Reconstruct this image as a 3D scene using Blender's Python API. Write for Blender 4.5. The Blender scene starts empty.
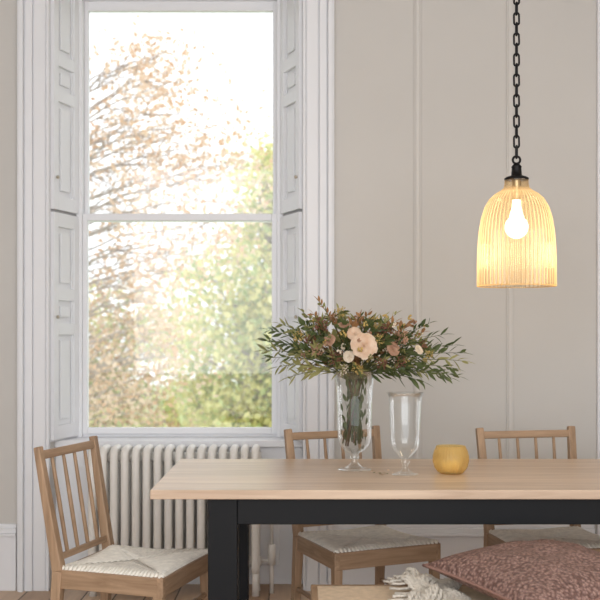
import bpy, math, random
from mathutils import Vector, Matrix, Euler
random.seed(7)
R = random.random
def U(a,b): return a+(b-a)*random.random()
scene = bpy.context.scene
COL = scene.collection

# ------------------------------------------------------------------ materials
def srgb(r,g,b):
    def c(v):
        v/=255.0
        return v/12.92 if v<=0.04045 else ((v+0.055)/1.055)**2.4
    return (c(r),c(g),c(b),1)

def new_mat(name):
    m=bpy.data.materials.new(name); m.use_nodes=True
    nt=m.node_tree
    for n in list(nt.nodes): nt.nodes.remove(n)
    out=nt.nodes.new('ShaderNodeOutputMaterial')
    return m,nt,out

def principled(name,col,rough=0.5,metal=0,noise=0.0,nscale=8,bump=0.0,bscale=60,spec=0.5,sheen=0,stretch=(1,1,1),coat=0):
    m,nt,out=new_mat(name)
    b=nt.nodes.new('ShaderNodeBsdfPrincipled')
    b.inputs['Base Color'].default_value=col
    b.inputs['Roughness'].default_value=rough
    b.inputs['Metallic'].default_value=metal
    b.inputs['Specular IOR Level'].default_value=spec
    b.inputs['Coat Weight'].default_value=coat
    if sheen: b.inputs['Sheen Weight'].default_value=sheen
    nt.links.new(b.outputs[0],out.inputs[0])
    tc=nt.nodes.new('ShaderNodeTexCoord'); mp=nt.nodes.new('ShaderNodeMapping')
    mp.inputs['Scale'].default_value=stretch
    nt.links.new(tc.outputs['Object'],mp.inputs[0])
    if noise:
        n=nt.nodes.new('ShaderNodeTexNoise'); n.inputs['Scale'].default_value=nscale; n.inputs['Detail'].default_value=5
        nt.links.new(mp.outputs[0],n.inputs['Vector'])
        r=nt.nodes.new('ShaderNodeValToRGB')
        r.color_ramp.elements[0].position=.3; r.color_ramp.elements[1].position=.7
        r.color_ramp.elements[0].color=tuple(c*(1-noise) for c in col[:3])+(1,)
        r.color_ramp.elements[1].color=tuple(min(1,c*(1+noise)) for c in col[:3])+(1,)
        nt.links.new(n.outputs['Fac'],r.inputs[0]); nt.links.new(r.outputs[0],b.inputs['Base Color'])
    if bump:
        n2=nt.nodes.new('ShaderNodeTexNoise'); n2.inputs['Scale'].default_value=bscale; n2.inputs['Detail'].default_value=3
        nt.links.new(mp.outputs[0],n2.inputs['Vector'])
        bp=nt.nodes.new('ShaderNodeBump'); bp.inputs['Strength'].default_value=bump; bp.inputs['Distance'].default_value=.01
        nt.links.new(n2.outputs['Fac'],bp.inputs['Height']); nt.links.new(bp.outputs[0],b.inputs['Normal'])
    return m

def wood(name,dark,light,axis=0,rough=.45,scale=1.0,plank=0):
    m,nt,out=new_mat(name)
    b=nt.nodes.new('ShaderNodeBsdfPrincipled'); b.inputs['Roughness'].default_value=rough
    nt.links.new(b.outputs[0],out.inputs[0])
    tc=nt.nodes.new('ShaderNodeTexCoord'); mp=nt.nodes.new('ShaderNodeMapping')
    s=[22*scale]*3; s[axis]=1.3*scale; mp.inputs['Scale'].default_value=s
    nt.links.new(tc.outputs['Object'],mp.inputs[0])
    n=nt.nodes.new('ShaderNodeTexNoise'); n.inputs['Scale'].default_value=1.6; n.inputs['Detail'].default_value=7
    n.inputs['Roughness'].default_value=.62; n.inputs['Distortion'].default_value=.6
    nt.links.new(mp.outputs[0],n.inputs['Vector'])
    r=nt.nodes.new('ShaderNodeValToRGB')
    r.color_ramp.elements[0].position=.28; r.color_ramp.elements[1].position=.68
    r.color_ramp.elements[0].color=dark; r.color_ramp.elements[1].color=light
    nt.links.new(n.outputs['Fac'],r.inputs[0])
    last=r.outputs[0]
    if plank:
        mp2=nt.nodes.new('ShaderNodeMapping'); s2=[.01]*3; 
        s2[1 if axis==0 else 0]=1/plank; mp2.inputs['Scale'].default_value=s2
        nt.links.new(tc.outputs['Object'],mp2.inputs[0])
        sep=nt.nodes.new('ShaderNodeSeparateXYZ'); nt.links.new(mp2.outputs[0],sep.inputs[0])
        fl=nt.nodes.new('ShaderNodeMath'); fl.operation='FLOOR'; nt.links.new(sep.outputs[1 if axis==0 else 0],fl.inputs[0])
        wn=nt.nodes.new('ShaderNodeTexWhiteNoise'); wn.noise_dimensions='1D'; nt.links.new(fl.outputs[0],wn.inputs['W'])
        mr=nt.nodes.new('ShaderNodeMapRange'); mr.inputs[3].default_value=.88; mr.inputs[4].default_value=1.06
        nt.links.new(wn.outputs['Value'],mr.inputs[0])
        mx=nt.nodes.new('ShaderNodeVectorMath'); mx.operation='SCALE'
        nt.links.new(last,mx.inputs[0]); nt.links.new(mr.outputs[0],mx.inputs['Scale'])
        last=mx.outputs[0]
    nt.links.new(last,b.inputs['Base Color'])
    bp=nt.nodes.new('ShaderNodeBump'); bp.inputs['Strength'].default_value=.12; bp.inputs['Distance'].default_value=.004
    nt.links.new(n.outputs['Fac'],bp.inputs['Height']); nt.links.new(bp.outputs[0],b.inputs['Normal'])
    return m

def thin_glass(name,tint,refl=.12,rough=.02,edge=(.9,.92,.93,1),edge_amt=.3):
    m,nt,out=new_mat(name)
    t=nt.nodes.new('ShaderNodeBsdfTransparent'); t.inputs[0].default_value=tint
    g=nt.nodes.new('ShaderNodeBsdfGlossy'); g.inputs['Roughness'].default_value=rough; g.inputs['Color'].default_value=(1,1,1,1)
    d=nt.nodes.new('ShaderNodeBsdfTranslucent'); d.inputs[0].default_value=edge
    d2=nt.nodes.new('ShaderNodeBsdfDiffuse'); d2.inputs[0].default_value=edge
    md=nt.nodes.new('ShaderNodeMixShader'); nt.links.new(d.outputs[0],md.inputs[1]); nt.links.new(d2.outputs[0],md.inputs[2])
    lw=nt.nodes.new('ShaderNodeLayerWeight'); lw.inputs['Blend'].default_value=.25
    fr=nt.nodes.new('ShaderNodeMath'); fr.operation='MULTIPLY_ADD'; fr.inputs[1].default_value=.6; fr.inputs[2].default_value=refl
    nt.links.new(lw.outputs['Fresnel'],fr.inputs[0])
    cl=nt.nodes.new('ShaderNodeMath'); cl.operation='MINIMUM'; cl.inputs[1].default_value=.6; nt.links.new(fr.outputs[0],cl.inputs[0])
    fa=nt.nodes.new('ShaderNodeMath'); fa.operation='POWER'; fa.inputs[1].default_value=3
    nt.links.new(lw.outputs['Facing'],fa.inputs[0])
    fb=nt.nodes.new('ShaderNodeMath'); fb.operation='MULTIPLY'; fb.inputs[1].default_value=edge_amt; nt.links.new(fa.outputs[0],fb.inputs[0])
    m1=nt.nodes.new('ShaderNodeMixShader'); nt.links.new(fb.outputs[0],m1.inputs[0]); nt.links.new(t.outputs[0],m1.inputs[1]); nt.links.new(md.outputs[0],m1.inputs[2])
    m2=nt.nodes.new('ShaderNodeMixShader'); nt.links.new(cl.outputs[0],m2.inputs[0]); nt.links.new(m1.outputs[0],m2.inputs[1]); nt.links.new(g.outputs[0],m2.inputs[2])
    nt.links.new(m2.outputs[0],out.inputs[0])
    return m

def leafmat(name,c1,c2,trans=.4,scale=9,rough=.55):
    m,nt,out=new_mat(name)
    tc=nt.nodes.new('ShaderNodeTexCoord')
    n=nt.nodes.new('ShaderNodeTexNoise'); n.inputs['Scale'].default_value=scale
    nt.links.new(tc.outputs['Object'],n.inputs['Vector'])
    r=nt.nodes.new('ShaderNodeValToRGB'); r.color_ramp.elements[0].position=.35; r.color_ramp.elements[1].position=.65
    r.color_ramp.elements[0].color=c1; r.color_ramp.elements[1].color=c2
    nt.links.new(n.outputs['Fac'],r.inputs[0])
    p=nt.nodes.new('ShaderNodeBsdfPrincipled'); p.inputs['Roughness'].default_value=rough
    t=nt.nodes.new('ShaderNodeBsdfTranslucent')
    nt.links.new(r.outputs[0],p.inputs['Base Color']); nt.links.new(r.outputs[0],t.inputs[0])
    mx=nt.nodes.new('ShaderNodeMixShader'); mx.inputs[0].default_value=trans
    nt.links.new(p.outputs[0],mx.inputs[1]); nt.links.new(t.outputs[0],mx.inputs[2]); nt.links.new(mx.outputs[0],out.inputs[0])
    return m

M={}
M['wall']=principled('wall_paint',srgb(205,201,196),.85,noise=.015,nscale=2,bump=.03,bscale=120)
M['ceil']=principled('ceiling_paint',srgb(240,240,238),.9)
M['trim']=principled('trim_white_paint',srgb(233,233,236),.45,bump=.02,bscale=30)
M['trimdark']=principled('trim_shadow_gap',srgb(165,163,165),.6)
M['batten']=principled('batten_paint',srgb(210,206,201),.7)
M['rad']=principled('radiator_enamel',srgb(236,232,226),.35)
M['brass']=principled('knob_metal',srgb(190,180,165),.3,metal=1)
M['black']=principled('table_black_paint',srgb(15,16,19),.55,bump=.03,bscale=80,spec=.25)
M['iron']=principled('blackened_iron',srgb(24,22,22),.45,metal=.6)
M['oakx']=wood('oak_table',srgb(190,160,134),srgb(226,200,174),0,.32,1,plank=.15)
cw1,cw2=srgb(138,110,84),srgb(180,149,120)
M['cwx']=wood('chair_wood_x',cw1,cw2,0,.5,1.5)
M['cwy']=wood('chair_wood_y',cw1,cw2,1,.5,1.5)
M['cwz']=wood('chair_wood_z',cw1,cw2,2,.5,1.5)
M['cordm']=principled('paper_cord',srgb(244,237,225),.8,noise=.10,nscale=40,bump=.3,bscale=300)
M['bcord']=principled('bench_cord',srgb(206,182,154),.8,noise=.12,nscale=40,bump=.3,bscale=300)
M['glass']=thin_glass('clear_glass',(.975,.985,.985,1),.06)
M['pane']=thin_glass('window_glass',(.985,.99,.99,1),.02,edge_amt=0)

def floor_mat():
    m,nt,out=new_mat('floorboards')
    b=nt.nodes.new('ShaderNodeBsdfPrincipled'); b.inputs['Roughness'].default_value=.5
    nt.links.new(b.outputs[0],out.inputs[0])
    tc=nt.nodes.new('ShaderNodeTexCoord'); mp=nt.nodes.new('ShaderNodeMapping'); mp.inputs['Rotation'].default_value=(0,0,math.pi/2)
    nt.links.new(tc.outputs['Object'],mp.inputs[0])
    br=nt.nodes.new('ShaderNodeTexBrick'); br.inputs['Scale'].default_value=1
    br.inputs['Brick Width'].default_value=1.4; br.inputs['Row Height'].default_value=.15; br.inputs['Mortar Size'].default_value=.004
    br.inputs['Color1'].default_value=srgb(172,140,114); br.inputs['Color2'].default_value=srgb(208,180,154); br.inputs['Mortar'].default_value=srgb(90,72,60)
    nt.links.new(mp.outputs[0],br.inputs['Vector'])
    mp2=nt.nodes.new('ShaderNodeMapping'); mp2.inputs['Scale'].default_value=(25,1.5,1); nt.links.new(tc.outputs['Object'],mp2.inputs[0])
    n=nt.nodes.new('ShaderNodeTexNoise'); n.inputs['Scale'].default_value=1.5; n.inputs['Detail'].default_value=6; nt.links.new(mp2.outputs[0],n.inputs['Vector'])
    mr=nt.nodes.new('ShaderNodeMapRange'); mr.inputs[3].default_value=.75; mr.inputs[4].default_value=1.15; nt.links.new(n.outputs['Fac'],mr.inputs[0])
    vm=nt.nodes.new('ShaderNodeVectorMath'); vm.operation='SCALE'; nt.links.new(br.outputs['Color'],vm.inputs[0]); nt.links.new(mr.outputs[0],vm.inputs['Scale'])
    nt.links.new(vm.outputs[0],b.inputs['Base Color'])
    return m
M['floor']=floor_mat()

# ------------------------------------------------------------------ mesh builder
class MB:
    def __init__(s): s.v=[]; s.f=[]; s.m=[]; s.s=[]; s.mats=[]
    def mi(s,k):
        if k not in s.mats: s.mats.append(k)
        return s.mats.index(k)
    def add(s,vs,fs,k,smooth=False):
        o=len(s.v); s.v+= [tuple(p) for p in vs]; i=s.mi(k)
        for f in fs: s.f.append([o+a for a in f]); s.m.append(i); s.s.append(smooth)
    def hexa(s,p,k):
        s.add(p,[(3,2,1,0),(4,5,6,7),(0,1,5,4),(1,2,6,5),(2,3,7,6),(3,0,4,7)],k)
    def box(s,a,b,k):
        x0,y0,z0=a; x1,y1,z1=b
        s.hexa([(x0,y0,z0),(x1,y0,z0),(x1,y1,z0),(x0,y1,z0),(x0,y0,z1),(x1,y0,z1),(x1,y1,z1),(x0,y1,z1)],k)
    def beam(s,p0,p1,w0,d0,k,w1=None,d1=None,side=(1,0,0)):
        w1=w0 if w1 is None else w1; d1=d0 if d1 is None else d1
        p0=Vector(p0);p1=Vector(p1); t=(p1-p0).normalized(); sd=Vector(side); sd=(sd-t*sd.dot(t)).normalized(); n=t.cross(sd)
        q=[]
        for p,w,d in((p0,w0,d0),(p1,w1,d1)):
            for a,b in((-1,-1),(1,-1),(1,1),(-1,1)): q.append(p+sd*a*w/2+n*b*d/2)
        s.hexa(q,k)
    def tube(s,pts,rad,k,n=8,closed=False,caps=True,smooth=True,flat=1.0):
        pts=[Vector(p) for p in pts]; N=len(pts)
        if not isinstance(rad,(list,tuple)): rad=[rad]*N
        vs=[];fs=[]
        prev=None
        for i,p in enumerate(pts):
            if closed: t=(pts[(i+1)%N]-pts[i-1]).normalized()
            else: t=(pts[min(i+1,N-1)]-pts[max(i-1,0)]).normalized()
            if prev is None:
                a=Vector((0,0,1)) if abs(t.z)<.9 else Vector((1,0,0)); u=t.cross(a).normalized()
            else: u=(prev-t*prev.dot(t)).normalized()
            prev=u; w=t.cross(u)
            for j in range(n):
                an=2*math.pi*j/n; vs.append(p+(u*math.cos(an)+w*math.sin(an)*flat)*rad[i])
        for i in range(N if closed else N-1):
            for j in range(n):
                a=i*n+j;b=i*n+(j+1)%n;c=((i+1)%N)*n+(j+1)%n;d=((i+1)%N)*n+j
                fs.append((a,b,c,d))
        if caps and not closed: fs.append(tuple(range(n))[::-1]); fs.append(tuple((N-1)*n+j for j in range(n)))
        s.add(vs,fs,k,smooth)
    def lathe(s,prof,c,k,n=48,rib=0,ribn=0,smooth=True,cap0=False,cap1=False):
        vs=[];fs=[]
        for r,z in prof:
            for j in range(n):
                an=2*math.pi*j/n; rr=r*(1+rib*math.cos(an*ribn)) if ribn else r
                vs.append((c[0]+rr*math.cos(an),c[1]+rr*math.sin(an),c[2]+z))
        for i in range(len(prof)-1):
            for j in range(n): fs.append((i*n+j,i*n+(j+1)%n,(i+1)*n+(j+1)%n,(i+1)*n+j))
        if cap0: fs.append(tuple(range(n))[::-1])
        if cap1: fs.append(tuple((len(prof)-1)*n+j for j in range(n)))
        s.add(vs,fs,k,smooth)
    def sphere(s,c,r,k,n=10,sc=(1,1,1)):
        m=max(4,n//2+1)
        vs=[];fs=[]
        for i in range(m+1):
            ph=math.pi*i/m
            for j in range(n):
                a=2*math.pi*j/n
                vs.append((c[0]+r*sc[0]*math.sin(ph)*math.cos(a),c[1]+r*sc[1]*math.sin(ph)*math.sin(a),c[2]-r*sc[2]*math.cos(ph)))
        for i in range(m):
            for j in range(n): fs.append((i*n+j,i*n+(j+1)%n,(i+1)*n+(j+1)%n,(i+1)*n+j))
        s.add(vs,fs,k,True)
    def build(s,name,loc=(0,0,0),rz=0,bevel=0,parent=None,solid=0,sub=0):
        me=bpy.data.meshes.new(name); me.from_pydata(s.v,[],s.f)
        for k in s.mats: me.materials.append(M[k] if isinstance(k,str) else k)
        me.polygons.foreach_set('material_index',s.m); me.polygons.foreach_set('use_smooth',s.s); me.update()
        o=bpy.data.objects.new(name,me); COL.objects.link(o); o.location=loc; o.rotation_euler=(0,0,rz)
        if solid:
            md=o.modifiers.new('solid','SOLIDIFY'); md.thickness=solid
        if bevel:
            md=o.modifiers.new('bevel','BEVEL'); md.width=bevel; md.segments=2; md.limit_method='ANGLE'; md.angle_limit=math.radians(62)
        if parent: o.parent=parent
        return o
def empty(name,loc=(0,0,0),rz=0):
    e=bpy.data.objects.new(name,None); COL.objects.link(e); e.location=loc; e.rotation_euler=(0,0,rz); e.empty_display_size=.1
    return e

# ------------------------------------------------------------------ room
WY=5.30; XL,XR=-2.6,3.2; CZ=3.45; Y0=-1.6
OL,OR=-1.245,.015; HEAD=3.10
b=MB()
b.box((XL,WY,0),(OL,WY+.5,CZ),'wall'); b.box((OR,WY,0),(XR,WY+.5,CZ),'wall')
b.box((OL,WY,HEAD),(OR,WY+.5,CZ),'wall')
b.build('wall_back')
b=MB(); b.box((XL-.15,Y0,0),(XL,WY+.5,CZ),'wall'); b.build('wall_left')
b=MB(); b.box((XR,Y0,0),(XR+.15,WY+.5,CZ),'wall'); b.build('wall_right')
b=MB(); b.box((XL-.15,Y0,-.12),(XR+.15,WY+.5,0),'floor'); b.build('floor')
b=MB(); b.box((XL-.15,Y0,CZ),(XR+.15,WY+.5,CZ+.12),'ceil'); b.build('ceiling')

def baseboard(x0,x1,name):
    b=MB()
    b.box((x0,WY-.022,0),(x1,WY,.27),'trim'); b.box((x0,WY-.03,.27),(x1,WY,.285),'trim')
    b.box((x0,WY-.02,.285),(x1,WY,.31),'trim'); b.box((x0,WY-.011,.31),(x1,WY,.33),'trim')
    b.build(name,bevel=.003)
baseboard(XL,-1.41,'baseboard_back_left'); baseboard(.165,1.465,'baseboard_back'); baseboard(1.64,XR,'baseboard_back_right')

def casing(xi,sgn,z0,z1,name,w=.155):
    b=MB()
    steps=[(0,.012,.030),(.012,.018,.022),(.018,.075,.026),(.075,.082,.018),(.082,.118,.030),(.118,.124,.024),(.124,.146,.050),(.146,w,.038)]
    for a,c,d in steps:
        x0,x1=sorted((xi+sgn*a,xi+sgn*c)); b.box((x0,WY-d,z0),(x1,WY,z1),'trim')
    return b.build(name,bevel=.0025)
casing(OL,-1,0,HEAD+.15,'trim_1'); casing(OR,1,0,HEAD+.15,'trim_2')
b=MB()
for a,c,d in [(0,.012,.030),(.012,.018,.022),(.018,.075,.026),(.075,.118,.030),(.118,.146,.050)]:
    b.box((OL,WY-d,HEAD+a),(OR,WY,HEAD+c),'trim')
b.build('trim_3',bevel=.0025)
casing(1.475,1,0,CZ,'trim_4')
for i,x in enumerate((.585,1.045,2.3,-2.1)):
    b=MB(); b.box((x-.018,WY-.010,.33),(x+.018,WY,CZ),'batten'); b.box((x-.010,WY-.018,.33),(x+.010,WY-.010,CZ),'batten')
    b.build('trim_%d'%(5+i),bevel=.003)

# ------------------------------------------------------------------ window
win=empty('window_1',(0,0,0))
FL,FR=-1.168,-.090; FY=5.60
b=MB()
b.box((OL,5.42,0),(OR,5.80,.70),'trim')
b.box((OL,5.395,.70),(OR,5.70,.735),'trim')
b.box((OL+.12,5.408,.10),(OR-.12,5.42,.60),'trim')
b.build('window_apron',parent=win,bevel=.004)
b=MB()
b.box((FL-.03,FY-.05,.735),(-1.137,FY+.12,HEAD),'trim'); b.box((-.120,FY-.05,.735),(FR+.03,FY+.12,HEAD),'trim')
b.box((FL,FY-.05,3.03),(FR,FY+.12,HEAD),'trim'); b.box((FL,FY-.02,.735),(FR,FY+.12,.752),'trim')
ya,yb=FY-.035,FY+.005
b.box((-1.137,ya,.752),(-1.112,yb,1.905),'trim'); b.box((-.148,ya,.752),(-.120,yb,1.905),'trim')
b.box((-1.112,ya,.752),(-.148,yb,.785),'trim'); b.box((-1.112,ya-.004,1.868),(-.148,yb,1.905),'trim')
ya,yb=FY+.012,FY+.05
b.box((-1.137,ya,1.868),(-1.116,yb,3.05),'trim'); b.box((-.143,ya,1.868),(-.120,yb,3.05),'trim')
b.box((-1.116,ya,2.98),(-.143,yb,3.05),'trim'); b.box((-1.116,ya,1.868),(-.143,yb,1.908),'trim')
b.build('sash_frames',parent=win,bevel=.003)
b=MB(); b.box((-1.118,FY-.017,.78),(-.142,FY-.013,1.872),'pane'); b.box((-1.118,FY+.029,1.9),(-.142,FY+.033,2.99),'pane')
b.build('glass_panes',parent=win)
def shutter(pa,pb,name,inward):
    pa=Vector(pa);pb=Vector(pb); L=(pb-pa).length; t=(pb-pa)/L
    n=Vector((t.y,-t.x,0)); 
    if n.x*inward<0: n=-n
    b=MB()
    def slab(u0,u1,z0,z1,d0,d1,k='trim'):
        q=[]
        for z in(z0,z1):
            for u,d in((u0,d0),(u1,d0),(u1,d1),(u0,d1)):
                p=pa+t*(u*L)+n*d; q.append((p.x,p.y,z))
        b.hexa(q,k)
    slab(0,1,.735,HEAD,-.05,0)
    for z0,z1 in((.745,1.885),(1.90,3.09)):
        H=z1-z0
        rows=[(z0+.07,z0+.07+H*.40),(z0+.13+H*.40,z0+.13+H*.50),(z0+.19+H*.50,z1-.07)]
        slab(.03,.20,z0,z1,0,.018); slab(.80,.97,z0,z1,0,.018)
        zz=[z0]+[v for r in rows for v in r]+[z1]
        for q in range(0,len(zz),2): slab(.20,.80,zz[q],zz[q+1],0,.018)
        for a,c in rows:
            slab(.20,.24,a,c,0,.011); slab(.76,.80,a,c,0,.011)
            slab(.33,.67,a+.03,c-.03,0,.012)
    slab(.02,.98,1.886,1.899,0,.004,'trimdark')
    for z in(1.36,2.06):
        p=pa+t*(.12*L)+n*.026; b.sphere((p.x,p.y,z),.009,'brass')
    b.build(name,parent=win,bevel=.0015)
shutter((OL,WY+.0,0),(FL,FY-.04,0),'shutter_left',1)
shutter((OR,WY+.0,0),(FR,FY-.04,0),'shutter_right',-1)

# ------------------------------------------------------------------ radiator
b=MB()
x0,x1=-1.035,-.19; n=16; zt,zb=.73,.10; yf,yk=5.16,5.31
for i in range(n):
    x=x0+(x1-x0)*(i+.5)/n
    loop=[]; r=.03
    for cy,cz_,a0 in((yk-r,zt-r-.02,0),(yf+r,zt-r-.02,90),(yf+r,zb+r+.02,180),(yk-r,zb+r+.02,270)):
        for q in range(5):
            a=math.radians(a0+q*22.5); loop.append((x,cy+r*math.cos(a),cz_+r*math.sin(a)))
    b.tube(loop,.0195,'rad',n=10,closed=True)
    b.tube([(x,(yf+yk)/2,zb+.02),(x,(yf+yk)/2,zt-.02)],.0185,'rad',n=10)
for z in(zb+.06,zt-.06):
    b.tube([(x0,(yf+yk)/2,z),(x1,(yf+yk)/2,z)],.024,'rad',n=12)
for x in(x0+.026,x1-.026):
    for y in(yf+.02,yk-.02): b.tube([(x,y,zb+.04),(x,y,.0)],[.016,.019],'rad',n=10)
b.tube([(x1-.01,5.235,zb+.06),(x1+.05,5.235,zb+.06),(x1+.05,5.235,0)],.011,'rad')
b.tube([(x1+.05,5.235,zb+.04),(x1+.05,5.235,zb+.14)],.02,'rad',n=12)
b.tube([(x1+.05,5.235,zb+.14),(x1+.05,5.235,.62)],.008,'rad')
b.build('radiator')

# ------------------------------------------------------------------ dining table
b=MB()
TX0,TX1,TY0,TY1=-.503,2.0,3.57,4.47
b.box((TX0,TY0,.718),(TX1,TY1,.75),'oakx')
lx0,lx1=-.312,-.212; rx0,rx1=1.70,1.80
for a,c in((lx0,lx1),(rx0,rx1)):
    b.box((a,TY0+.03,0),(c,TY0+.13,.718),'black'); b.box((a,TY1-.13,0),(c,TY1-.03,.718),'black')
    b.box((a+.02,TY0+.13,.628),(c-.02,TY1-.13,.718),'black')
b.box((lx1,TY0+.032,.628),(rx0,TY0+.06,.718),'black'); b.box((lx1,TY1-.06,.628),(rx0,TY1-.032,.718),'black')
b.build('dining_table',bevel=.003)

# ------------------------------------------------------------------ chairs
def woven(b,xw,y0,y1,z,k,n=26,r=.0075):
    cy=(y0+y1)/2; H=(y1-y0)/2
    def zz(u,v):
        e=max(abs(u),abs(v)); return z+.006*(1-e**8)-.010*(1-e*e)
    for i in range(n):
        v=-1+2*(i+.5)/n; y=cy+v*H; w=xw(y)
        for s in(-1,1):
            pts=[]
            for q in range(5):
                u=s*(1-(1-abs(v))*q/4); pts.append((u*w,y,zz(u,v)-(.010 if q==0 else 0)))
            if abs(v)<.98: b.tube(pts,r,k,n=6)
        u=v
        for s in(-1,1):
            pts=[]
            for q in range(5):
                vv=s*(1-(1-abs(u))*q/4); yy=cy+vv*H; pts.append((u*xw(yy),yy,zz(u,vv)-(.010 if q==0 else 0)))
            if abs(u)<.98: b.tube(pts,r,k,n=6)
def chair(loc,rz,name='dining_chair'):
    b=MB(); sh=.445; fw,bw,D=.48,.42,.42; yb,yf=D/2,-D/2
    top={}
    for s in(-1,1):
        p_floor=(s*(bw/2-.005),yb+.03,0); p_seat=(s*(bw/2-.012),yb,sh-.02); p_top=(s*(bw/2+.004),yb+.075,.868)
        b.beam(p_floor,p_seat,.028,.030,'cwz',.038,.040); b.beam(p_seat,p_top,.038,.040,'cwz',.032,.024)
        top[s]=(Vector(p_seat),Vector(p_top))
        b.beam((s*(fw/2-.012),yf+.012,0),(s*(fw/2-.022),yf+.024,sh-.012),.026,.026,'cwz',.038,.038)
    def at(s,f): return top[s][0].lerp(top[s][1],f)
    for f,h in((.93,.032),(.10,.024)):
        a=at(-1,f);c=at(1,f); b.beam(a,c,h,.018,'cwx',side=(0,.17,1))
    a0,a1=at(-1,.10),at(1,.10); c0,c1=at(-1,.93),at(1,.93)
    for i in range(4):
        f=(i+1)/5; b.tube([a0.lerp(a1,f),(a0.lerp(a1,f)+c0.lerp(c1,f))/2,c0.lerp(c1,f)],[.0075,.0085,.0065],'cwz',n=8)
    z0,z1=sh-.082,sh-.014; t=.024
    FLp,FRp,BLp,BRp=(-fw/2,yf),(fw/2,yf),(-bw/2,yb+.01),(bw/2,yb+.01)
    def rail(p,q,k):
        p=Vector((p[0],p[1],0));q=Vector((q[0],q[1],0)); d=(q-p).normalized(); nn=Vector((-d.y,d.x,0))
        b.hexa([(p.x,p.y,z0),(q.x,q.y,z0),(q.x+nn.x*t,q.y+nn.y*t,z0),(p.x+nn.x*t,p.y+nn.y*t,z0),(p.x,p.y,z1),(q.x,q.y,z1),(q.x+nn.x*t,q.y+nn.y*t,z1),(p.x+nn.x*t,p.y+nn.y*t,z1)],k)
    rail(FLp,FRp,'cwx'); rail(FRp,BRp,'cwy'); rail(BRp,BLp,'cwx'); rail(BLp,FLp,'cwy')
    for s in(-1,1):
        b.tube([(s*(fw/2-.016),yf+.02,.20),(s*(bw/2-.008),yb+.015,.20)],.010,'cwy',n=8)
    b.tube([(-(fw/2-.02),yf+.02,.27),((fw/2-.02),yf+.02,.27)],.010,'cwx',n=8)
    b.tube([(-.22,0,.20),(.22,0,.20)],.010,'cwx',n=8)
    o=b.build(name,loc,rz,bevel=.004)
    b=MB()
    woven(b,lambda y:(fw+(bw-fw)*((y-yf)/D))/2-.008,yf+.008,yb-.008,sh-.008,'cordm')
    b.build('woven_seat',parent=o)
    return o
chair((-.608,3.95,0),math.radians(74))
chair((.262,4.375,0),math.radians(25),'dining_chair.001')
chair((1.045,4.37,0),math.radians(12),'dining_chair.002')

# ------------------------------------------------------------------ bench in front
b=MB(); bx0,bx1,by0,by1=.035,1.35,3.10,3.50; bz=.45
b.box((bx0,by1-.035,bz-.07),(bx1,by1,bz),'cwx'); b.box((bx0,by0,bz-.07),(bx1,by0+.035,bz),'cwx')
b.box((bx0,by0+.035,bz-.07),(bx0+.035,by1-.035,bz),'cwy'); b.box((bx1-.035,by0+.035,bz-.07),(bx1,by1-.035,bz),'cwy')
for x in(bx0+.022,bx1-.022):
    for y in(by0+.022,by1-.022): b.beam((x,y,0),(x,y,bz-.07),.032,.032,'cwz',.042,.042)
    b.tube([(x,by0+.02,.18),(x,by1-.02,.18)],.012,'cwy')
b.tube([(bx0+.02,(by0+by1)/2,.18),(bx1-.02,(by0+by1)/2,.18)],.012,'cwx')
y=by0+.03
while y<by1-.03:
    b.tube([(bx0+.02,y,bz-.004),((bx0+bx1)/2,y,bz-.006),(bx1-.02,y,bz-.004)],.0065,'bcord',n=6); y+=.0125
b.build('bench',bevel=.004)

# ------------------------------------------------------------------ cushion
def fabric(name,c1,c2,scale=260):
    m,nt,out=new_mat(name)
    b=nt.nodes.new('ShaderNodeBsdfPrincipled'); b.inputs['Roughness'].default_value=.5
    nt.links.new(b.outputs[0],out.inputs[0])
    tc=nt.nodes.new('ShaderNodeTexCoord'); v=nt.nodes.new('ShaderNodeTexVoronoi'); v.inputs['Scale'].default_value=scale
    nt.links.new(tc.outputs['Object'],v.inputs['Vector'])
    r=nt.nodes.new('ShaderNodeValToRGB'); r.color_ramp.elements[0].color=c1; r.color_ramp.elements[1].color=c2; r.color_ramp.elements[1].position=.7
    nt.links.new(v.outputs['Distance'],r.inputs[0]); nt.links.new(r.outputs[0],b.inputs['Base Color'])
    bp=nt.nodes.new('ShaderNodeBump'); bp.inputs['Strength'].default_value=.9; bp.inputs['Distance'].default_value=.008; bp.invert=True
    nt.links.new(v.outputs['Distance'],bp.inputs['Height']); nt.links.new(bp.outputs[0],b.inputs['Normal'])
    return m
M['cushion']=fabric('cushion_fabric',srgb(186,150,138),srgb(112,82,74),95)
M['piping']=principled('cushion_piping',srgb(150,114,102),.8)
M['throw']=principled('throw_wool',srgb(222,213,200),.95,noise=.12,nscale=60,bump=.8,bscale=220)
b=MB(); N=36; S_=.27
def cz(u,v,up):
    a=max(0,1-abs(u)**2.4); c=max(0,1-abs(v)**2.4)
    h=(a*c)**.5*.086
    wr=.004*math.sin(u*9+v*4)*a*c+.003*math.sin(v*14-u*3)*a*c
    return h+wr if up else -h*.70
def cxy(u,v):
    return (u*S_*(1-.07*(1-v*v)), v*S_*(1-.07*(1-u*u)))
for up in(1,0):
    vs=[]
    for j in range(N+1):
        for i in range(N+1):
            u=i/N*2-1;v=j/N*2-1; x,y=cxy(u,v); vs.append((x,y,cz(u,v,up)))
    fs=[(j*(N+1)+i,j*(N+1)+i+1,(j+1)*(N+1)+i+1,(j+1)*(N+1)+i) for j in range(N) for i in range(N)]
    if not up: fs=[f[::-1] for f in fs]
    b.add(vs,fs,'cushion',True)
ringp=[]
for q in range(4):
    for i in range(20):
        t=i/20*2-1
        u,v=[(t,-1),(1,t),(-t,1),(-1,-t)][q]; x,y=cxy(u,v); ringp.append((x,y,0))
b.tube(ringp,.005,'piping',n=6,closed=True)
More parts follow.
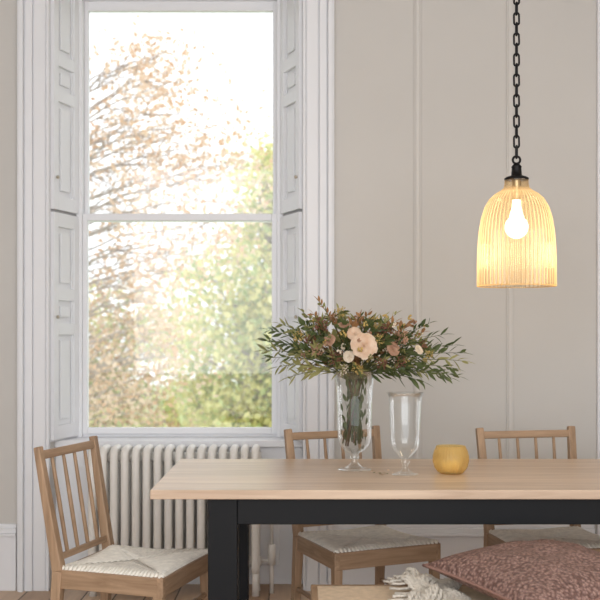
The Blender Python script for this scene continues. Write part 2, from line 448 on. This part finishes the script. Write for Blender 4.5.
cu=b.build('cushion',(.755,3.26,.530)); cu.rotation_euler=(math.radians(3),math.radians(-1),math.radians(27))

# ------------------------------------------------------------------ knitted throw
b=MB(); NX,NY=60,50; vs=[]
def throw_pt(u,v):
    x=.335+u*.16; y=3.47-v*.34; k=1-.75*u
    z=.464+k*(.006+.012*math.sin(u*15+v*3)+.010*math.sin(v*16+u*6)+.038*math.exp(-((u-.25)/.25)**2)*math.sin(math.pi*min(1,.15+v*.8)))
    x+=.015*math.sin(v*11)
    return Vector((x,y,max(.461,z)))
for j in range(NY+1):
    for i in range(NX+1): vs.append(throw_pt(i/NX,j/NY))
b.add(vs,[(j*(NX+1)+i,(j+1)*(NX+1)+i,(j+1)*(NX+1)+i+1,j*(NX+1)+i+1) for j in range(NY) for i in range(NX)],'throw',True)
for i in range(14):
    u=i/13
    for ph in(0,math.pi):
        pts=[throw_pt(u,v/60)+Vector((.0045*math.sin(v*.9+ph),0,.006+.0035*math.cos(v*.9+ph))) for v in range(61)]
        b.tube(pts,.0055,'throw',n=6)
for i in range(16):
    v=i/15; p=throw_pt(0,v); L=U(.04,.07)
    b.tube([p,p+Vector((-L*.5,U(-.01,.01),-.001)),p+Vector((-L,U(-.015,.015),-.001))],[.005,.004,.005],'throw',n=5)
b.build('throw_blanket')

# ------------------------------------------------------------------ pendant lamp
def shade_mat():
    m,nt,out=new_mat('ribbed_amber_glass')
    t=nt.nodes.new('ShaderNodeBsdfTransparent'); t.inputs[0].default_value=(1,.91,.73,1)
    tr=nt.nodes.new('ShaderNodeBsdfTranslucent'); tr.inputs[0].default_value=(1,.76,.47,1)
    g=nt.nodes.new('ShaderNodeBsdfGlossy'); g.inputs['Roughness'].default_value=.08
    lw=nt.nodes.new('ShaderNodeLayerWeight'); lw.inputs[0].default_value=.5
    mr=nt.nodes.new('ShaderNodeMapRange'); mr.inputs[1].default_value=.08; mr.inputs[2].default_value=.8; mr.inputs[3].default_value=.18; mr.inputs[4].default_value=.88
    nt.links.new(lw.outputs['Facing'],mr.inputs[0])
    a=nt.nodes.new('ShaderNodeMixShader'); nt.links.new(mr.outputs[0],a.inputs[0]); nt.links.new(t.outputs[0],a.inputs[1]); nt.links.new(tr.outputs[0],a.inputs[2])
    c=nt.nodes.new('ShaderNodeMixShader'); c.inputs[0].default_value=.05; nt.links.new(a.outputs[0],c.inputs[1]); nt.links.new(g.outputs[0],c.inputs[2])
    nt.links.new(c.outputs[0],out.inputs[0]); return m
M['shade']=shade_mat()
m,nt,out=new_mat('bulb_glow'); e=nt.nodes.new('ShaderNodeEmission'); e.inputs[0].default_value=(1,.88,.66,1); e.inputs[1].default_value=5; nt.links.new(e.outputs[0],out.inputs[0]); M['bulb']=m
PX,PY=.814,4.0
pend=empty('pendant_lamp',(PX,PY,1.45))
def pz(y): return 1.27-(y-335)/266-1.45
prof0=[(.043,178),(.044,184),(.047,188),(.060,191),(.080,194),(.100,199),(.117,207),(.130,218),(.138,231),(.1425,246),(.1445,262),(.1455,286)]
prof=[]
for i in range(len(prof0)-1):
    for q in range(3):
        f=q/3; prof.append((prof0[i][0]*(1-f)+prof0[i+1][0]*f,pz(prof0[i][1]*(1-f)+prof0[i+1][1]*f)))
prof.append((prof0[-1][0],pz(286)))
b=MB(); b.lathe(prof,(0,0,0),'shade',n=480,rib=.0145,ribn=54); b.build('glass_shade',parent=pend)
b=MB(); b.tube([(.1455*math.cos(a*math.pi/32),.1455*math.sin(a*math.pi/32),pz(286)) for a in range(64)],.0022,'shade',n=6,closed=True); b.build('shade_rim',parent=pend)
b=MB()
b.lathe([(.045,pz(180)),(.046,pz(178.5)),(.038,pz(177)),(.020,pz(175.5)),(.018,pz(168)),(.020,pz(167)),(.014,pz(165)),(.008,pz(163))],(0,0,0),'iron',n=32,cap0=True,cap1=True)
b.lathe([(.018,pz(180)),(.019,pz(198)),(.017,pz(200))],(0,0,0),'brass',n=24,cap1=True)
def ring(c,r,h,th,ax):
    pts=[]
    for i in range(16):
        a=2*math.pi*i/16; x=r*math.cos(a); z=r*math.sin(a)+(h if math.sin(a)>0 else -h)
        pts.append((c[0]+(x if ax==0 else 0),c[1]+(x if ax else 0),c[2]+z))
    b.tube(pts,th,'iron',n=8,closed=True)
ring((0,0,pz(160)),.014,.0,.0045,0)
z=pz(160)+.030; i=0
while z<CZ-1.45-.05:
    ring((0,0,z),.0098,.0135,.0038,(i+1)%2); z+=.0385; i+=1
b.lathe([(.008,CZ-1.45-.06),(.03,CZ-1.45-.05),(.055,CZ-1.45-.02),(.058,CZ-1.45-.001)],(0,0,0),'iron',n=32,cap0=True)
b.build('chain_and_fitting',parent=pend)
b=MB(); b.sphere((0,0,pz(227)),.044,'bulb',n=24,sc=(1,1,1.0)); b.lathe([(.016,pz(200)),(.018,pz(208)),(.028,pz(217))],(0,0,0),'bulb',n=20); b.build('light_bulb',parent=pend)
L=bpy.data.lights.new('lamp_light','POINT'); L.energy=2.7; L.color=(1,.79,.52); L.shadow_soft_size=.05
lo=bpy.data.objects.new('lamp_light',L); COL.objects.link(lo); lo.parent=pend; lo.location=(0,0,pz(254))

# ------------------------------------------------------------------ table glassware
VX,VY,TZ=.210,4.10,.7508
vase=empty('flower_vase',(VX,VY,TZ))
b=MB()
b.lathe([(.0,.006),(.03,.006),(.056,.005),(.064,.003),(.064,.0),(.05,.0)],(0,0,0),'glass')
b.lathe([(.040,.007),(.020,.020),(.012,.032),(.013,.042),(.020,.050),(.013,.058),(.020,.066),(.042,.078),(.058,.098),(.065,.125),(.067,.18),(.068,.25),(.071,.32),(.076,.355),(.084,.378),(.086,.380),(.083,.379),(.074,.352)],(0,0,0),'glass')
b.build('vase_glass',parent=vase)
gob=empty('hurricane_glass',(.390,3.945,TZ))
b=MB()
b.lathe([(.0,.006),(.03,.006),(.047,.005),(.050,.002),(.048,.0)],(0,0,0),'glass')
gp=[(.036,.007),(.016,.016),(.009,.028),(.010,.040),(.018,.048),(.010,.056),(.014,.064),(.032,.078),(.046,.096),(.053,.12)]
for i in range(22):
    gp.append((.0545+(.0012 if i%2 else -.0012)+.00025*i,.125+i*.0072))
gp+=[(.061,.288),(.066,.300),(.070,.305),(.067,.306),(.060,.290)]
b.lathe(gp,(0,0,0),'glass'); b.build('goblet_glass',parent=gob)
m,nt,out=new_mat('amber_holder_glass')
pp=nt.nodes.new('ShaderNodeBsdfPrincipled'); pp.inputs['Base Color'].default_value=srgb(240,222,170); pp.inputs['Roughness'].default_value=.12; pp.inputs['Coat Weight'].default_value=.5
tt=nt.nodes.new('ShaderNodeBsdfTranslucent'); tt.inputs[0].default_value=srgb(252,234,184); t3=nt.nodes.new('ShaderNodeBsdfTransparent'); t3.inputs[0].default_value=srgb(253,240,204)
mx=nt.nodes.new('ShaderNodeMixShader'); mx.inputs[0].default_value=.5; nt.links.new(pp.outputs[0],mx.inputs[1]); nt.links.new(tt.outputs[0],mx.inputs[2])
mx2=nt.nodes.new('ShaderNodeMixShader'); mx2.inputs[0].default_value=.66; nt.links.new(mx.outputs[0],mx2.inputs[1]); nt.links.new(t3.outputs[0],mx2.inputs[2]); nt.links.new(mx2.outputs[0],out.inputs[0]); M['amber']=m
M['wax']=principled('candle_wax',srgb(250,240,220),.5)
b=MB()
b.lathe([(.0,.0),(.040,.0),(.048,.004),(.061,.022),(.067,.045),(.067,.065),(.062,.085),(.056,.096),(.054,.102),(.052,.103),(.051,.101),(.053,.095),(.058,.084),(.063,.065),(.063,.045),(.057,.024),(.045,.008),(.0,.007)],(0,0,0),'amber',n=144,rib=.012,ribn=36)
b.lathe([(.0,.008),(.036,.008),(.036,.050),(.0,.050)],(0,0,0),'wax',n=24)
b.build('tealight_holder',(.567,4.0,TZ))

# ------------------------------------------------------------------ bouquet
M['lf1']=leafmat('leaf_dark',srgb(68,82,46),srgb(104,116,68),.25)
M['lf2']=leafmat('leaf_olive',srgb(130,130,78),srgb(176,172,114),.35)
M['lf3']=leafmat('leaf_rust',srgb(134,96,64),srgb(176,132,88),.3)
M['stem']=leafmat('stem_green',srgb(64,76,40),srgb(96,98,56),.1)
M['stemb']=principled('stem_brown',srgb(92,70,46),.7)
M['peach']=leafmat('petal_peach',srgb(240,210,180),srgb(250,230,208),.4,30)
M['cream']=leafmat('petal_cream',srgb(240,226,204),srgb(250,240,224),.4,30)
M['dusk']=leafmat('petal_dusky_pink',srgb(184,140,114),srgb(216,178,150),.35,30)
M['burg']=leafmat('petal_burgundy',srgb(120,78,62),srgb(160,112,88),.25,30)
M['berry']=principled('berries',srgb(190,162,94),.4,noise=.3,nscale=40)
b=MB()
def leaf(mb,p,d,n,L,W,k,curl=.15):
    d=d.normalized(); s=d.cross(n)
    if s.length<1e-4: s=Vector((1,0,0))
    s.normalize(); n=s.cross(d)
    prof=[(0,.08),(.22,.75),(.5,1),(.78,.62),(1,.02)]
    vs=[]
    for t,w in prof:
        c=p+d*L*t-n*curl*L*t*t
        vs+= [c-s*W*w/2+n*W*.12*w,c,c+s*W*w/2+n*W*.12*w]
    fs=[]
    for i in range(4):
        o=i*3; fs+=[(o,o+1,o+4,o+3),(o+1,o+2,o+5,o+4)]
    mb.add(vs,fs,k,True)
def rv(): 
    v=Vector((U(-1,1),U(-1,1),U(-1,1))); return v.normalized() if v.length>.01 else Vector((0,0,1))
mouth=Vector((0,0,.37))
def spray(tip,k,nl,LL,WW,sag=.03,start=.3,kstem='stem',r=.0018):
    p0=mouth+Vector((U(-.035,.035),U(-.035,.035),-.02)); tip=Vector(tip)
    mid=(p0+tip)/2+Vector((0,0,sag+.25*(tip-p0).length*.3)); pts=[]
    for i in range(13):
        t=i/12; pts.append(p0*(1-t)**2+mid*2*t*(1-t)+tip*t*t)
    b.tube(pts,[r*(1.2-.7*i/12) for i in range(13)],kstem,n=5)
    for i in range(nl):
        t=start+(1-start)*(i+.5)/nl; a=min(11,int(t*12)); p=pts[a].lerp(pts[a+1],t*12-a); d=(pts[a+1]-pts[a]).normalized()
        sd=d.cross(rv()).normalized(); 
        leaf(b,p,d*.8+sd*.75,rv()+Vector((0,-.3,.6)),LL*U(.7,1.15)*(1.1-.35*t),WW*U(.8,1.2),k,U(-.1,.3))
    leaf(b,pts[-1],(pts[-1]-pts[-2]),Vector((0,-.2,1)),LL*.8,WW*.8,k)
for t in [(-.34,-.02,.50),(-.33,.06,.43),(-.29,-.10,.40),(-.28,.02,.56),(-.34,-.05,.46),(-.30,.08,.48),(-.33,.0,.54),(-.25,-.08,.36),
          (.41,-.02,.45),(.39,.05,.39),(.35,-.08,.36),(.38,.0,.48),(.31,.06,.46),(.41,-.06,.42),(.26,-.02,.34),(.40,.0,.36),(.33,-.05,.52)]:
    spray(t,random.choice(['lf1','lf2','lf1']),20,.062,.012)
for t in [(-.13,0,.64),(-.06,.05,.62),(.05,-.03,.60),(-.16,-.05,.60),(.12,.03,.59),(.2,0,.56),(-.2,.03,.61),(-.14,-.03,.65),(.26,-.04,.53),(.02,-.05,.59),(.16,.0,.60)]:
    spray(t,random.choice(['lf2','lf3']),14,.036,.011)
for i in range(56):
    a=U(0,2*math.pi); rr=U(.08,.25); x=rr*math.cos(a)*1.15+.01; y=rr*math.sin(a)*.75; z=U(.38,.58)-.22*max(0,rr-.17)
    spray((x,y,z),random.choice(['lf1','lf2','lf2','lf3','lf1']),12,U(.035,.055),U(.010,.019),start=.5)
def rose(c,nrm,Rr,k,layers=5):
    c=Vector(c); n=Vector(nrm).normalized(); a=n.cross(Vector((0,0,1)) if abs(n.z)<.9 else Vector((1,0,0))).normalized(); w=n.cross(a)
    for l in range(layers):
        f=(l+1)/layers; cnt=4+l*2; open_=.25+.95*f
        for q in range(cnt):
            an=2*math.pi*(q+.5*(l%2))/cnt+U(-.1,.1); rad=a*math.cos(an)+w*math.sin(an); tan=n.cross(rad)
            Lp=Rr*(.55+.5*f)*U(.92,1.08); Wp=Rr*(.50+.35*f); vs=[];NN=4
            for i in range(NN+1):
                t=i/NN
                ang=open_*t*1.15
                pc=c+rad*(Rr*.10*f+Lp*math.sin(ang)*t)+n*(Lp*math.cos(ang)*t*.75)
                ww=Wp*math.sin(math.pi*min(.93,.12+t*.72))**.7
                for s in(-1,-.5,0,.5,1):
                    vs.append(pc+tan*ww*.5*s+(n*.14-rad*.22*(1-f*.6))*(s*s)*ww*.6+n*U(-.04,.04)*Rr*t)
            fs=[(i*5+j,i*5+j+1,(i+1)*5+j+1,(i+1)*5+j) for i in range(NN) for j in range(4)]
            b.add(vs,fs,k,True)
    b.tube([c,mouth+Vector((0,0,-.02))],.002,'stem',n=5)
def S(px,py,dy=0):
    return ((px-356)/260,dy,(470-py)/260)
rose(S(363,346,-.14),(.1,-1,.25),.044,'peach',7)
rose(S(349,356,-.12),(-.3,-1,.2),.020,'cream',5)
rose(S(354,334,-.11),(-.2,-1,.5),.024,'peach',5)
rose(S(330,341,-.09),(-.4,-.8,.6),.024,'dusk',5)
rose(S(392,349,-.10),(.4,-.9,.4),.024,'dusk',5)
rose(S(345,325,-.05),(-.1,-.6,.8),.020,'dusk',5)
rose(S(418,350,-.07),(.6,-.7,.4),.018,'cream',4)
rose(S(350,340,.10),(-.2,.9,.4),.040,'peach',6)
rose(S(385,345,.10),(.4,.9,.4),.036,'dusk',5)
for (px,py,dy,rr,k) in [(322,325,-.03,.030,'burg'),(336,357,-.10,.026,'burg'),(402,338,-.05,.030,'dusk'),(388,330,-.04,.030,'burg'),(358,320,.0,.026,'dusk'),(342,312,0,.022,'berry'),
                        (374,322,-.02,.024,'berry'),(422,345,-.04,.022,'burg'),(300,337,-.02,.022,'berry'),(358,368,-.11,.022,'berry'),(318,350,-.07,.026,'dusk'),(430,354,-.03,.016,'berry'),(400,361,-.08,.026,'burg'),(382,362,-.11,.024,'burg'),(366,352,.1,.035,'burg'),(344,368,-.09,.02,'cream'),(311,340,-.03,.022,'burg'),(378,340,-.11,.022,'berry'),(334,318,-.02,.02,'dusk')]:
    c=Vector(S(px,py,dy))
    for i in range(60):
        d=rv(); p=c+d*rr*U(.5,1.15); b.sphere(p,rr*U(.09,.16),k,n=5)
    for i in range(12): leaf(b,c,rv(),rv(),rr*1.8,.010,random.choice(['lf1','lf2','lf2']))
    b.tube([c,mouth+Vector((0,0,-.02))],.0018,'stem',n=5)
for i in range(90):
    a=U(0,2*math.pi); rr=U(.05,.26); p=Vector((rr*math.cos(a)*1.1+.02,rr*math.sin(a)*.8,U(.42,.60)-.2*max(0,rr-.15)))
    k=random.choice(['cream','berry','dusk','lf2'])
    for q in range(6): b.sphere(p+rv()*.008,U(.003,.0055),k,n=5)
for i in range(34):
    a=U(0,2*math.pi); a2=a+math.pi+U(-.7,.7); r0=U(.02,.05); r1=U(.015,.045)
    p0=Vector((r0*math.cos(a2),r0*math.sin(a2),U(.09,.14))); p1=Vector((r1*math.cos(a),r1*math.sin(a),.40))
    b.tube([p0,(p0+p1)/2+Vector((U(-.01,.01),U(-.01,.01),0)),p1],U(.0022,.0036),random.choice(['stem','stem','stemb']),n=6)
for i in range(130):
    a=U(0,6.28); p=Vector((.05*math.cos(a)*R(),.05*math.sin(a)*R(),U(.10,.34))); leaf(b,p,Vector((U(-.4,.4),U(-.4,.4),1)),rv(),.035,.013,random.choice(['lf1','lf1','lf1','stem']))
b.build('bouquet',parent=vase)
b=MB()
for i in range(16):
    p=Vector((U(.26,.36),U(3.92,4.08),.7525)); leaf(b,p,Vector((U(-1,1),U(-1,1),.05)),Vector((0,0,1)),U(.008,.02),U(.006,.01),random.choice(['dusk','lf2','peach','berry']),-.1)
b.build('fallen_petals')

# ------------------------------------------------------------------ outside
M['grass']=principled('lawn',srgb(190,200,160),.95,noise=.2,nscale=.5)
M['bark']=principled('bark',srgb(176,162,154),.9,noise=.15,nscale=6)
M['aut1']=leafmat('autumn_leaf',srgb(214,174,142),srgb(230,198,166),.5,.8)  # tree leaf colours from here on are paled: washed-out haze painted into them
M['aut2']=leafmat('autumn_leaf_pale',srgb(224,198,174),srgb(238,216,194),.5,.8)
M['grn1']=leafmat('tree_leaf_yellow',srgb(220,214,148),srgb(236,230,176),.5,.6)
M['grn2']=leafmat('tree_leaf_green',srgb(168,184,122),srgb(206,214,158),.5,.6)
GZ=-3.0
b=MB(); b.box((-60,7,GZ-.2),(60,90,GZ),'grass'); b.build('lawn')
def quad(b,p,s,k,flat=1):
    u=rv(); w=u.cross(rv())
    if w.length<.05: return
    w.normalize(); b.add([p-u*s,p-w*s*.6,p+u*s,p+w*s*.6],[(0,1,2,3)],k)
def tree(base,centers,nleaf,sig,sz,ks,size,name,trunk_top,tr=.22,br=.035,twigs=3):
    b=MB(); base=Vector(base); tt=Vector(trunk_top)
    tp=[base.lerp(tt,i/8)+Vector((.15*math.sin(i*1.3),0,0))*(0 if i==0 else 1) for i in range(9)]
    tp=[base+Vector((0,0,.02)),base+Vector((0,0,.3))]+tp[1:]
    b.tube(tp,[tr*(1-.085*i) for i in range(10)],'bark',n=8)
    tp=tp[1:]
    for c in centers:
        c=Vector(c); c.z=max(c.z,GZ+1.2); f=min(7.9,max(.8,(c.z-1.2-base.z)/(tt.z-base.z)*8)); i=int(f); s0=tp[i].lerp(tp[i+1],f-i)
        mid=(s0+c)/2+Vector((U(-.3,.3),U(-.3,.3),U(-.2,.8)))
        pts=[s0*(1-t)**2+mid*2*t*(1-t)+c*t*t+Vector((U(-.05,.05),0,U(-.06,.06))) for t in [q/8 for q in range(9)]]
        b.tube(pts,[br*(1-.10*q) for q in range(9)],'bark',n=5)
        for q in range(twigs):
            d=rv(); e=c+d*sig*1.8; e.z=max(e.z,GZ+.4); s1=pts[random.choice([4,5,6,7])]; b.tube([s1,(s1+e)/2+rv()*.12,e],[br*.4,br*.28,br*.15],'bark',n=4)
        for q in range(nleaf):
            p=c+Vector((random.gauss(0,sig),random.gauss(0,sig),random.gauss(0,sz)))
            if p.z<GZ+.3: continue
            quad(b,p,size*U(.6,1.2),random.choice(ks))
    b.build(name)
def ell(n,c,r,inner=0):
    o=[]
    while len(o)<n:
        v=Vector((U(-1,1),U(-1,1),U(-1,1)))
        if inner<v.length<1: o.append((c[0]+v.x*r[0],c[1]+v.y*r[1],c[2]+v.z*r[2]))
    return o
tree((-.6,24,GZ),ell(100,(-.75,24,1.0),(2.1,2.0,3.3))+ell(14,(-.4,24,4.2),(1.0,1,1.5)),120,.36,.30,['grn1','grn1','grn2'],.10,'green_tree',(-.8,24,4.5),br=.035)
tree((-6.0,20,GZ),ell(50,(-2.8,20,4.5),(2.3,1.5,2.4))+ell(20,(-3.2,20,1.0),(1.4,1.5,1.4)),75,.42,.32,['aut1','aut2','aut2'],.068,'autumn_tree',(-4.6,20,7.0),.22,br=.030,twigs=3)
tree((-8.0,30,GZ),ell(70,(-5.2,31,.1),(2.8,1.6,2.6)),110,.45,.38,['aut1','aut2','grn1','grn2'],.10,'autumn_tree.001',(-6.5,30,3.0),br=.03)
b=MB()
for i in range(9000):
    x=U(-16,6); p=Vector((x,40+U(-1.5,1.5),GZ+.3+U(0,1)*(1.6+.7*math.sin(x*1.3)))); quad(b,p,U(.1,.2),random.choice(['grn2','grn1','aut2']))
b.build('hedge')

# ------------------------------------------------------------------ light
w=bpy.data.worlds.new('World'); scene.world=w; w.use_nodes=True
bg=w.node_tree.nodes['Background']; bg.inputs[0].default_value=(.93,.965,1,1); bg.inputs[1].default_value=1.75
def area(name,loc,rot,sx,sy,e,col):
    l=bpy.data.lights.new(name,'AREA'); l.shape='RECTANGLE'; l.size=sx; l.size_y=sy; l.energy=e; l.color=col
    o=bpy.data.objects.new(name,l); COL.objects.link(o); o.location=loc; o.rotation_euler=rot; return o
area('added_fill_light',(0.3,-1.3,2.0),(math.radians(82),0,0),4.5,2.4,105,(.96,.98,1))  # added fill light behind the camera; stands in for assumed windows, none built
sl=bpy.data.lights.new('sun','SUN'); sl.energy=.5; sl.angle=math.radians(6); sl.color=(1,.98,.93)
so=bpy.data.objects.new('sun',sl); COL.objects.link(so); so.location=(5,-5,12)
so.rotation_euler=Vector((-.6,.5,-.62)).to_track_quat('-Z','Y').to_euler()

# ------------------------------------------------------------------ camera
cam=bpy.data.cameras.new('camera'); co=bpy.data.objects.new('camera',cam); COL.objects.link(co)
co.location=(0,0,1.27); co.rotation_euler=(math.radians(90),0,0)
cam.sensor_width=36; cam.lens=63.84; cam.shift_y=35/600; cam.clip_end=200
cam.dof.use_dof=True; cam.dof.focus_distance=4.0; cam.dof.aperture_fstop=4.5
scene.camera=co
scene.view_settings.view_transform='Standard'
